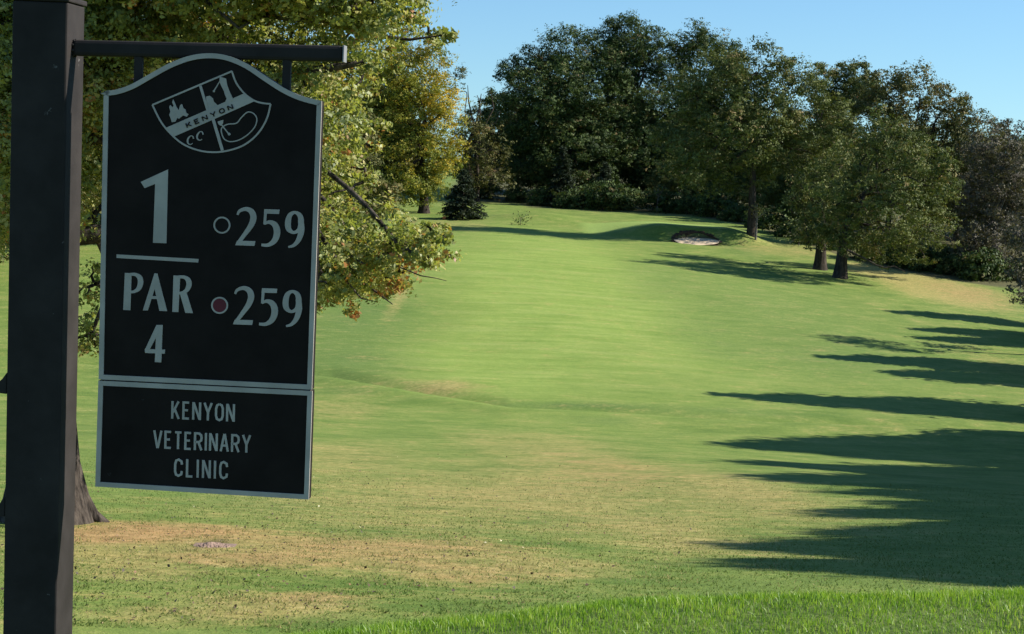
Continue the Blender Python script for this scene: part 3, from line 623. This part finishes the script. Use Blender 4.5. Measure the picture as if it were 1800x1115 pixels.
t.links.new(bs.outputs[0], mx.inputs[1]); t.links.new(tr.outputs[0], mx.inputs[2]); t.links.new(mx.outputs[0], t.nodes['Material Output'].inputs['Surface'])
M['short_turf'] = m
tag(obj('short_turf', mesh_np('short_turf', V, np.arange(3 * n).reshape(-1, 3), m, attrs={'tint': ('FACE', T)})), 'short green and straw coloured grass on the slope below the tee', 'grass', kind='stuff')

def litter_mat(name, stops):
    m, t, b = new_mat(name); t.links.new(ramp(t, attr(t, 'tint'), stops), b.inputs['Base Color']); b.inputs['Roughness'].default_value = .7; return m
M['litter'] = litter_mat('fallen_leaf', [(0, (.04, .028, .018)), (.6, (.10, .06, .03)), (.8, (.26, .14, .06)), (.86, (.55, .48, .30)), (1, (.75, .70, .5))])
n = 2000
ux = rg.uniform(-60, 1250, n); uy = 800 + 300 * rg.uniform(size=n) ** 1.0
ct_ = [(650, 890, 260, 60), (300, 1000, 260, 80), (900, 920, 200, 60), (560, 870, 150, 40)]
wgt = sum(np.exp(-.5 * (((ux - a) / c) ** 2 + ((uy - b) / d) ** 2)) for a, b, c, d in ct_); keep = rg.uniform(size=n) < wgt * .8
pts = np.array([tuple(ground_at(a, b)) for a, b in zip(ux[keep], uy[keep])]); n = len(pts)
pts[:, 2] += .02
T = np.where(rg.uniform(size=n) < .05, rg.uniform(.80, .95, n), rg.uniform(0, .75, n))
V, F, T = leaf_cloud(rg, pts, np.array([0, 0, 1]) + rg.normal(size=(n, 3)) * .45, rg.uniform(.02, .05, n), T, .7)
tag(obj('fallen_leaves', mesh_np('fallen_leaves', V, F, M['litter'], attrs={'tint': ('FACE', T)})), 'scattered brown and pale fallen leaves on the dry grass below the tee', 'fallen leaves', kind='stuff')

# orange marker near the maple
def plain(name, c, rough=.6, spec=.3):
    m, t, b = new_mat(name); P = N(t, 'ShaderNodeTexCoord').outputs['Object']
    t.links.new(mixc(t, maprange(t, noise(t, P, 14, 4), .35, .7, 0, 1), tuple(.85 * v for v in c), tuple(min(1, 1.1 * v) for v in c)), b.inputs['Base Color'])
    b.inputs['Roughness'].default_value = rough; b.inputs['Specular IOR Level'].default_value = spec; return m
M['orange'] = plain('orange_paint', (.75, .22, .06)); M['stone'] = plain('soil_crumb', (.26, .18, .14), .95)
bm = bmesh.new(); bmesh.ops.create_uvsphere(bm, u_segments=20, v_segments=12, radius=.24)
for v in bm.verts:
    v.co.z = max(v.co.z, -.16) + .16
me = bpy.data.meshes.new('course_marker'); bm.to_mesh(me); bm.free(); me.materials.append(M['orange'])
o = obj('course_marker', me); tag(o, 'small round orange marker on the grass beside the shadow of the maple trunk', 'marker'); o.location = ground_at(781, 386)
# crumbled soil mound
bm = bmesh.new(); r = random.Random(3)
bmesh.ops.create_grid(bm, x_segments=40, y_segments=30, size=1)
for v in bm.verts:
    x, y = v.co.x * .24, v.co.y * .24; q = (x / .2) ** 2 + (y / .2) ** 2
    v.co = (x, y, .035 * math.exp(-q * 1.6) * (1 + .3 * math.sin(19 * x + 3)) + (r.uniform(0, .022) if q < .9 else 0) - .012)
me = bpy.data.meshes.new('soil_mound'); bm.to_mesh(me); bm.free(); me.materials.append(M['stone'])
o = obj('soil_mound', me); tag(o, 'small low heap of crumbled pinkish soil on the bare patch below the sign', 'soil mound'); o.location = ground_at(374, 962)

# ------------------------------------------------------------------ the hole sign
def cv(v): return v[0] * cR - v[1] * cU + v[2] * cF
SXA = cv((.9969, .0503, -.0611)).normalized(); SDN = cv((-.0442, .9943, .0973)).normalized()
SYA = (-SDN).cross(SXA).normalized(); SZA = SXA.cross(SYA).normalized()
STL = EYE + cv((-.8532, -.4729, 3.5716))
PCX = -.140
b0 = STL + SXA * PCX; zb = -(b0.z - 0.0) / SZA.z          # local height of the ground under the post
ROOT = b0 + SZA * zb
def loc(px, py, yo=0.0):                   # pixel to sign-local (x, z) in the plane y = yo
    d = ray(px, py); o_ = STL + SYA * yo
    k = (o_ - EYE).dot(SYA) / d.dot(SYA); p = EYE + d * k - ROOT
    return p.dot(SXA), p.dot(SZA)
def black_mat(name, base, rough, chips=0.):
    m, t, b = new_mat(name); P = N(t, 'ShaderNodeTexCoord').outputs['Object']
    n1 = noise(t, P, 9, 5, .6); n2 = noise(t, P, 130, 3, .6)
    c = mixc(t, maprange(t, n1, .35, .7), tuple(.8 * v for v in base), tuple(1.25 * v for v in base))
    if chips: c = mixc(t, maprange(t, noise(t, P, 26, 4, .7), .70, .73, 0, chips), c, (.35, .34, .33))
    t.links.new(c, b.inputs['Base Color'])
    t.links.new(maprange(t, n1, .3, .7, rough - .08, rough + .08), b.inputs['Roughness']); b.inputs['Specular IOR Level'].default_value = .04
    bp = N(t, 'ShaderNodeBump'); bp.inputs['Strength'].default_value = .15; bp.inputs['Distance'].default_value = .002
    t.links.new(n2, bp.inputs['Height']); t.links.new(bp.outputs[0], b.inputs['Normal'])
    return m
M['post'] = black_mat('black_post_paint', (.033, .029, .027), .6, .25)
M['panel'] = black_mat('black_panel_paint', (.019, .015, .0135), .6, .06)
M['grey'] = plain('grey_lettering', (.43, .385, .335), .6); M['red'] = plain('dark_red_paint', (.13, .018, .028), .6); M['weld'] = plain('worn_metal', (.22, .22, .22), .5)

sign = empty('hole_sign', ROOT, 'black golf hole sign hanging from an arm of a square black post', 'sign')
sign.matrix_world = Matrix(((SXA.x, SYA.x, SZA.x, ROOT.x), (SXA.y, SYA.y, SZA.y, ROOT.y), (SXA.z, SYA.z, SZA.z, ROOT.z), (0, 0, 0, 1)))

def prism(bm, pts, y0, y1):                # pts (x, z) outline; y0 front (towards the camera), y1 back
    n = len(pts)
    ar = sum(pts[i][0] * pts[(i + 1) % n][1] - pts[(i + 1) % n][0] * pts[i][1] for i in range(n))
    if ar < 0: pts = pts[::-1]
    a = [bm.verts.new((x, y0, z)) for x, z in pts]; b = [bm.verts.new((x, y1, z)) for x, z in pts]
    bm.faces.new(a); bm.faces.new(b[::-1])
    for i in range(n): bm.faces.new((a[i], b[i], b[(i + 1) % n], a[(i + 1) % n]))
def ribbon(bm, pts, wd, y0, y1, closed=False):
    P = np.array(pts, float); n = len(P); wd = np.ones(n) * wd
    nx, pv = np.roll(P, -1, 0), np.roll(P, 1, 0)
    if not closed: nx[-1] = P[-1]; pv[0] = P[0]
    d1 = P - pv; d2 = nx - P
    l1 = np.linalg.norm(d1, axis=1)[:, None]; l2 = np.linalg.norm(d2, axis=1)[:, None]
    d1 = np.where(l1 > 1e-9, d1 / np.maximum(l1, 1e-9), d2 / np.maximum(l2, 1e-9)); d2 = np.where(l2 > 1e-9, d2 / np.maximum(l2, 1e-9), d1)
    t = d1 + d2; t /= np.maximum(np.linalg.norm(t, axis=1)[:, None], 1e-6); nr_ = np.stack([-t[:, 1], t[:, 0]], -1)
    cs = np.clip((t * d1).sum(1), .5, 1)[:, None]
    A = P + nr_ * wd[:, None] * .5 / cs; B = P - nr_ * wd[:, None] * .5 / cs
    fa = [bm.verts.new((x, y0, z)) for x, z in A]; fb = [bm.verts.new((x, y0, z)) for x, z in B]
    ba = [bm.verts.new((x, y1, z)) for x, z in A]; bb = [bm.verts.new((x, y1, z)) for x, z in B]
    for i in range(n if closed else n - 1):
        j = (i + 1) % n
        bm.faces.new((fa[i], fb[i], fb[j], fa[j])); bm.faces.new((fa[i], fa[j], ba[j], ba[i])); bm.faces.new((fb[j], fb[i], bb[i], bb[j]))
    if not closed:
        bm.faces.new((fb[0], fa[0], ba[0], bb[0])); bm.faces.new((fa[-1], fb[-1], bb[-1], ba[-1]))
def smooth_pts(pts, n=6, closed=False):    # Catmull-Rom through points that may carry a width
    P = np.array(pts, float); m = len(P); out = []
    for i in range(m if closed else m - 1):
        g = lambda k: P[k % m] if closed else P[min(max(k, 0), m - 1)]
        p0, p1, p2, p3 = g(i - 1), g(i), g(i + 1), g(i + 2)
        for t in np.linspace(0, 1, n, endpoint=False):
            out.append(.5 * (2 * p1 + (p2 - p0) * t + (2 * p0 - 5 * p1 + 4 * p2 - p3) * t * t + (3 * p1 - p0 - 3 * p2 + p3) * t ** 3))
    if not closed: out.append(P[-1])
    return np.array(out)
def fin(bm, name, mat, parent, bevel=0.):
    bmesh.ops.recalc_face_normals(bm, faces=bm.faces)
    me = bpy.data.meshes.new(name); bm.to_mesh(me); bm.free(); me.materials.append(M[mat]); o = obj(name, me, parent)
    if bevel:
        md = o.modifiers.new('bevel', 'BEVEL'); md.width = bevel; md.segments = 2; md.limit_method = 'ANGLE'
    return o
def box(bm, x0, x1, y0, y1, z0, z1): prism(bm, [(x0, z0), (x1, z0), (x1, z1), (x0, z1)], y0, y1)
PXM = .46 / 380.                          # metres per photo pixel on the panel
# post, cap, lugs
hw = .0565; x0 = loc(13, 560, -hw + .032)[0]; x1 = loc(109, 560, -hw + .032)[0]; pc = (x0 + x1) / 2; pw = (x1 - x0) / 2
ztop = loc(75, 4)[1]
bm = bmesh.new(); box(bm, x0, x1, -hw + .032, hw + .032, -.3, ztop); fin(bm, 'post', 'post', sign, .004)
bm = bmesh.new(); box(bm, x0 - .004, x1 + .004, -hw + .028, hw + .036, ztop + .0005, ztop + .012); fin(bm, 'post_cap', 'post', sign, .003)
for py, hgt in ((672, .045), (888, .042)):
    zc = loc(6, py)[1]; bm = bmesh.new()
    prism(bm, [(x0 - .001, zc - hgt * .5), (x0 - .001, zc + hgt * .55), (x0 - .012, zc + hgt * .2), (x0 - .028, zc - hgt * .1), (x0 - .028, zc - hgt * .45)], -.02, .03); fin(bm, 'mounting_lug', 'post', sign, .002)
# arm with end cap and weld
za0, za1 = loc(150, 84)[1], loc(590, 94)[1]; xr = loc(601, 94)[0]; hr = .0165
bm = bmesh.new()
ang = math.atan2(za1 - za0, loc(590, 94)[0] - loc(150, 84)[0])
def armz(x): return za0 + (x - loc(150, 84)[0]) * math.tan(ang)
xa = x1 + .001
prism(bm, [(xa, armz(xa) - hr), (xr, armz(xr) - hr), (xr, armz(xr) + hr), (xa, armz(xa) + hr)], -hr + .021, hr + .021); arm = fin(bm, 'arm', 'post', sign, .007)
bm = bmesh.new(); box(bm, xr + .0005, xr + .004, -hr + .0195, hr + .0225, armz(xr) - hr - .001, armz(xr) + hr + .001); fin(bm, 'end_cap', 'weld', arm, .001)
bm = bmesh.new()
for k in range(9):
    a = k / 9 * 6.28
    bmesh.ops.create_icosphere(bm, subdivisions=1, radius=.0035, matrix=Matrix.Translation((xa + .001, .021 + math.cos(a) * hr, armz(xa) + math.sin(a) * hr)))
fin(bm, 'weld_bead', 'post', arm)
for pxc, pyb in ((240, 146), (502, 156)):
    xc = loc(pxc, 120)[0]; bm = bmesh.new(); box(bm, xc - .0085, xc + .0085, .008, .024, loc(pxc, pyb + 14)[1], armz(xc) - hr + .0015); fin(bm, 'hanger', 'post', sign, .002)
# panels
top = [(183, 160), (205, 157.5), (232, 148), (264, 130), (300, 110.5), (335, 98), (368, 94), (400, 98), (434, 112), (468, 134.5), (500, 155), (531, 169), (566, 178)]
tc = smooth_pts(top, 6)
main_out = [loc(*p) for p in tc] + [loc(548.5, 685), loc(174, 666.8)]
bm = bmesh.new(); prism(bm, main_out, .0, .024); main = fin(bm, 'main_panel', 'panel', sign)
def shrink(pts, d):                       # inset of a closed outline
    P = np.array(pts); n = len(P); ar = sum(P[i][0] * P[(i + 1) % n][1] - P[(i + 1) % n][0] * P[i][1] for i in range(n)); s = 1 if ar > 0 else -1
    a = P - np.roll(P, 1, 0); b = np.roll(P, -1, 0) - P
    a /= np.linalg.norm(a, axis=1)[:, None]; b /= np.linalg.norm(b, axis=1)[:, None]
    na = np.stack([-a[:, 1], a[:, 0]], -1) * s; nb = np.stack([-b[:, 1], b[:, 0]], -1) * s
    m = na + nb; m /= np.linalg.norm(m, axis=1)[:, None]; return P + m * (d / np.clip((m * na).sum(1), .4, 1))[:, None]
def border(name, out, wdt, parent):
    A = np.array(out); B = shrink(out, wdt); bm = bmesh.new(); n = len(A)
    mid = shrink(out, wdt / 2); ribbon(bm, mid, wdt, -.003, .0015, closed=True); return fin(bm, name, 'grey', parent)
border('border', main_out, 8.5 * PXM, main)
sp_out = [loc(173.6, 669), loc(549.4, 687.2), loc(543, 878), loc(168, 855)]
bm = bmesh.new(); a_, b_ = loc(200, 660), loc(525, 702); prism(bm, [(a_[0], a_[1]), (b_[0], a_[1] - .012), (b_[0], b_[1] - .012), (a_[0], b_[1])], .0245, .030); fin(bm, 'backing_strip', 'panel', sign)
bm = bmesh.new(); prism(bm, sp_out, .0, .024); spon = fin(bm, 'sponsor_panel', 'panel', sign)
border('border', sp_out, 8.5 * PXM, spon)
YF = -.0012
LAY = [0]
def yl():                                   # each overlapping stroke sits a hair proud of the last
    LAY[0] = (LAY[0] + 1) % 14; return YF - .00009 * LAY[0]
def stroke(bm, Z, pts, sm=True, closed=False, n=5):   # pts: zoom-space (u, v, width)
    P = smooth_pts(pts, n, closed) if sm else np.array(pts, float)
    ribbon(bm, [loc(*Z(u, v)) for u, v, _ in P], P[:, 2] * Z.k * PXM, yl(), .0, closed)
def poly(bm, Z, pts): prism(bm, [loc(*Z(u, v)) for u, v in pts], yl(), .0)
class Zm:
    def __init__(s, x, y, k, dx=0, dy=0): s.x, s.y, s.k, s.dx, s.dy = x, y, 1 / k, dx, dy
    def __call__(s, u, v): return s.x + (u + s.dx) * s.k, s.y + (v + s.dy) * s.k
Z1 = Zm(0, 0, 1); Z4 = Zm(150, 340, 3.484)
bm = bmesh.new(); poly(bm, Z1, [(295.7, 298), (247.6, 320), (254.4, 331), (273, 323.5), (269.1, 427), (292.7, 427.8)]); fin(bm, 'hole_number', 'grey', main)
bm = bmesh.new(); poly(bm, Z4, [(192, 374), (694, 402), (692, 424), (192, 396)]); fin(bm, 'divider_line', 'grey', main)
bm = bmesh.new()
poly(bm, Z4, [(243, 487), (284, 489), (277, 716), (233, 714)])
stroke(bm, Z4, [(274, 497, 18), (306, 497, 20), (332, 514, 30), (339, 546, 34), (328, 582, 28), (302, 601, 18), (272, 605, 16)])
poly(bm, Z4, [(424, 491), (444, 492), (440, 540), (384, 717), (353, 717)])
poly(bm, Z4, [(426, 490), (442, 492), (502, 721), (455, 720), (416, 540)])
poly(bm, Z4, [(392, 628), (462, 631), (462, 648), (388, 646)])
poly(bm, Z4, [(541, 503), (582, 505), (571, 727), (534, 726)])
stroke(bm, Z4, [(572, 512, 18), (604, 513, 20), (630, 530, 30), (636, 560, 32), (622, 592, 26), (598, 608, 18), (570, 612, 16)])
poly(bm, Z4, [(580, 612), (618, 600), (660, 734), (614, 732)])
poly(bm, Z4, [(437, 806), (475, 806), (466, 1035), (427, 1033)])
poly(bm, Z4, [(366, 953), (490, 957), (487, 982), (367, 977)])
poly(bm, Z4, [(437, 806), (452, 850), (395, 957), (366, 953), (372, 946)])
fin(bm, 'par_lettering', 'grey', main)
def num259(Z):
    bm = bmesh.new()
    stroke(bm, Z, [(932, 132, 12), (946, 108, 18), (984, 96, 24), (1018, 112, 34), (1030, 150, 38), (1014, 198, 33), (976, 252, 25), (938, 303, 22)])
    poly(bm, Z, [(919, 318), (930, 290), (1042, 293), (1036, 322)])
    poly(bm, Z, [(1097, 97), (1190, 100), (1187, 127), (1094, 124)]); poly(bm, Z, [(1097, 97), (1114, 98), (1107, 192), (1091, 190)])
    stroke(bm, Z, [(1096, 188, 12), (1128, 176, 22), (1162, 194, 36), (1175, 238, 40), (1160, 288, 34), (1122, 316, 22), (1079, 316, 16)])
    stroke(bm, Z, [(1284, 117, 18), (1314, 136, 30), (1322, 178, 34), (1310, 222, 26), (1276, 240, 18), (1246, 218, 32), (1242, 176, 36), (1254, 134, 28)], closed=True)
    stroke(bm, Z, [(1320, 165, 34), (1324, 225, 36), (1308, 282, 30), (1278, 318, 20), (1244, 329, 12)])
    return fin(bm, 'yardage_lettering', 'grey', main)
num259(Z4); num259(Zm(150, 340, 3.484, -14, 484))
def circ(cx, cy, r, n=40): return [(cx + r * math.cos(k / n * 2 * math.pi), cy + r * math.sin(k / n * 2 * math.pi)) for k in range(n)]
for cx_, cy_, red in ((837, 195, False), (823, 686, True)):
    bm = bmesh.new(); stroke(bm, Z4, [(a, b, 10) for a, b in circ(cx_, cy_, 47)], False, True); fin(bm, 'tee_ring', 'grey', main)
    if red:
        bm = bmesh.new(); poly(bm, Z4, circ(cx_, cy_, 41.5)); fin(bm, 'tee_dot', 'red', main)
# monoline capitals in a unit cell (x 0..1, y 0 top .. 1 bottom)
G = {'K': [[(0, -.05), (0, 1.05)], [(.9, -.04), (.1, .66)], [(.34, .44), (.98, 1.05)]], 'E': [[(1, 0), (0, 0), (0, 1), (1, 1)], [(0, .48), (.82, .48)]], 'N': [[(0, 1.05), (0, -.05)], [(.05, -.02), (.95, 1.02)], [(1, 1.05), (1, -.05)]],
     'Y': [[(0, -.05), (.5, .56)], [(.5, .56), (1, -.05)], [(.5, .5), (.5, 1.05)]], 'V': [[(0, -.05), (.47, 1.05)], [(1, -.05), (.53, 1.05)]], 'T': [[(0, 0), (1, 0)], [(.5, 0), (.5, 1.05)]], 'I': [[(0, -.05), (0, 1.05)]], 'L': [[(0, -.05), (0, 1), (1, 1)]],
     'A': [[(0, 1.05), (.47, -.05)], [(.53, -.05), (1, 1.05)], [(.2, .68), (.8, .68)]], 'R': [[(0, 1.05), (0, 0), (.6, 0), (.92, .1), (1, .27), (.92, .44), (.6, .54), (0, .54)], [(.52, .54), (1, 1.05)]],
     'O': [[(.5, 0), (.85, .07), (1, .28), (1, .72), (.85, .93), (.5, 1), (.15, .93), (0, .72), (0, .28), (.15, .07), (.5, 0)]], 'C': [[(1, .3), (.93, .1), (.5, 0), (.15, .07), (0, .28), (0, .72), (.15, .93), (.5, 1), (.93, .9), (1, .7)]]}
WD = {'I': 0.02, 'E': .82, 'L': .8, 'T': .95, 'A': 1.08, 'V': 1.08, 'Y': 1.08}
def word(bm, txt, p0, p1, hgt, cell, wdt, dn=(0, 1)):   # p0 top-left, p1 top-right in photo pixels
    ws = [WD.get(c, 1.) * cell for c in txt]; p0 = np.array(p0, float); p1 = np.array(p1, float); L = np.linalg.norm(p1 - p0); e = (p1 - p0) / L
    gap = (L - sum(ws)) / (len(txt) - 1); x = 0.
    for c, wc in zip(txt, ws):
        for st in G[c]:
            pts = [p0 + e * (x + u * wc) + np.array(dn) * hgt * v for u, v in st]
            stroke(bm, Z1, [(a, b, wdt) for a, b in pts], False)
        x += wc + gap
for txt, a_, b_, h_, c_ in (('KENYON', (303.5, 706.5), (411.5, 712), 28, 11.8), ('VETERINARY', (271.5, 758), (440, 766.5), 28, 11.6), ('CLINIC', (308.5, 807.5), (399.5, 812.5), 28.5, 11.8)):
    bm = bmesh.new(); word(bm, txt, a_, b_, h_, c_, 3.9, (-.02, 1)); fin(bm, 'lettering', 'grey', spon)
# crest
ZC = Zm(240, 100, 5.869); bm = bmesh.new()
out = [(165, 497), (985, 150)]; rs = [(985, 150), (1030, 270), (1115, 380), (1215, 452), (1300, 478), (1385, 487)]; arc = [(1385, 487), (1345, 640), (1255, 790), (1120, 905), (960, 965), (800, 985), (640, 965), (480, 900), (350, 790), (250, 665), (165, 497)]
for s_ in (out, rs, arc): stroke(bm, ZC, [(a, b, 17) for a, b in s_], len(s_) > 2)
poly(bm, ZC, [(296, 737), (700, 562), (1112, 378), (1160, 420), (1220, 458), (800, 645), (385, 825), (335, 782)])
stroke(bm, ZC, [(660, 300, 26), (738, 560, 26)], False); stroke(bm, ZC, [(790, 640, 30), (888, 968, 30)], False)
poly(bm, ZC, [(380, 440), (398, 478), (412, 515), (438, 552), (452, 500), (470, 488), (486, 530), (508, 545), (515, 580), (540, 592), (520, 618), (482, 606), (440, 640), (422, 632), (402, 670), (366, 676), (356, 640), (340, 602), (352, 566), (340, 520), (350, 498), (372, 522), (386, 506), (370, 470)])
poly(bm, ZC, [(860, 205), (926, 226), (936, 290), (962, 360), (1003, 446), (925, 495), (918, 462), (932, 432), (914, 392), (904, 356), (872, 292), (858, 255)])
stroke(bm, ZC, [(868, 240, 10), (800, 352, 12)], False); poly(bm, ZC, circ(800, 355, 12, 12))
poly(bm, ZC, [(718, 412), (756, 402), (790, 430), (800, 465), (826, 488), (850, 515), (760, 560), (738, 530), (722, 465)])
stroke(bm, ZC, [(a, b, 11) for a, b in [(880, 735), (940, 697), (1030, 686), (1082, 628), (1145, 572), (1205, 584), (1242, 638), (1222, 722), (1150, 802), (1060, 858), (970, 876), (908, 850), (880, 790)]], True, True)
stroke(bm, ZC, [(868, 690, 12), (956, 800, 12)], False); poly(bm, ZC, circ(957, 798, 14, 14)); poly(bm, ZC, [(838, 668), (898, 652), (892, 692), (866, 712), (846, 694)])
for cx_, cy_ in ((556, 862), (654, 818)):
    stroke(bm, ZC, [(cx_ + a, cy_ + b, w_) for a, b, w_ in [(34, -16, 14), (24, -42, 9), (-2, -42, 10), (-26, -8, 17), (-24, 28, 14), (0, 44, 9), (24, 32, 7)]])
fin(bm, 'crest', 'grey', main)
bm = bmesh.new(); LAYB = YF; YF = -.0030
dn_ = np.array([.36, .93])
word(bm, 'KENYON', (240 + 512 / 5.869, 100 + 690 / 5.869), (240 + 985 / 5.869, 100 + 494 / 5.869), 7.6, 8.2, 1.9, tuple(dn_ * .95))
fin(bm, 'crest_lettering', 'panel', main)
YF = LAYB
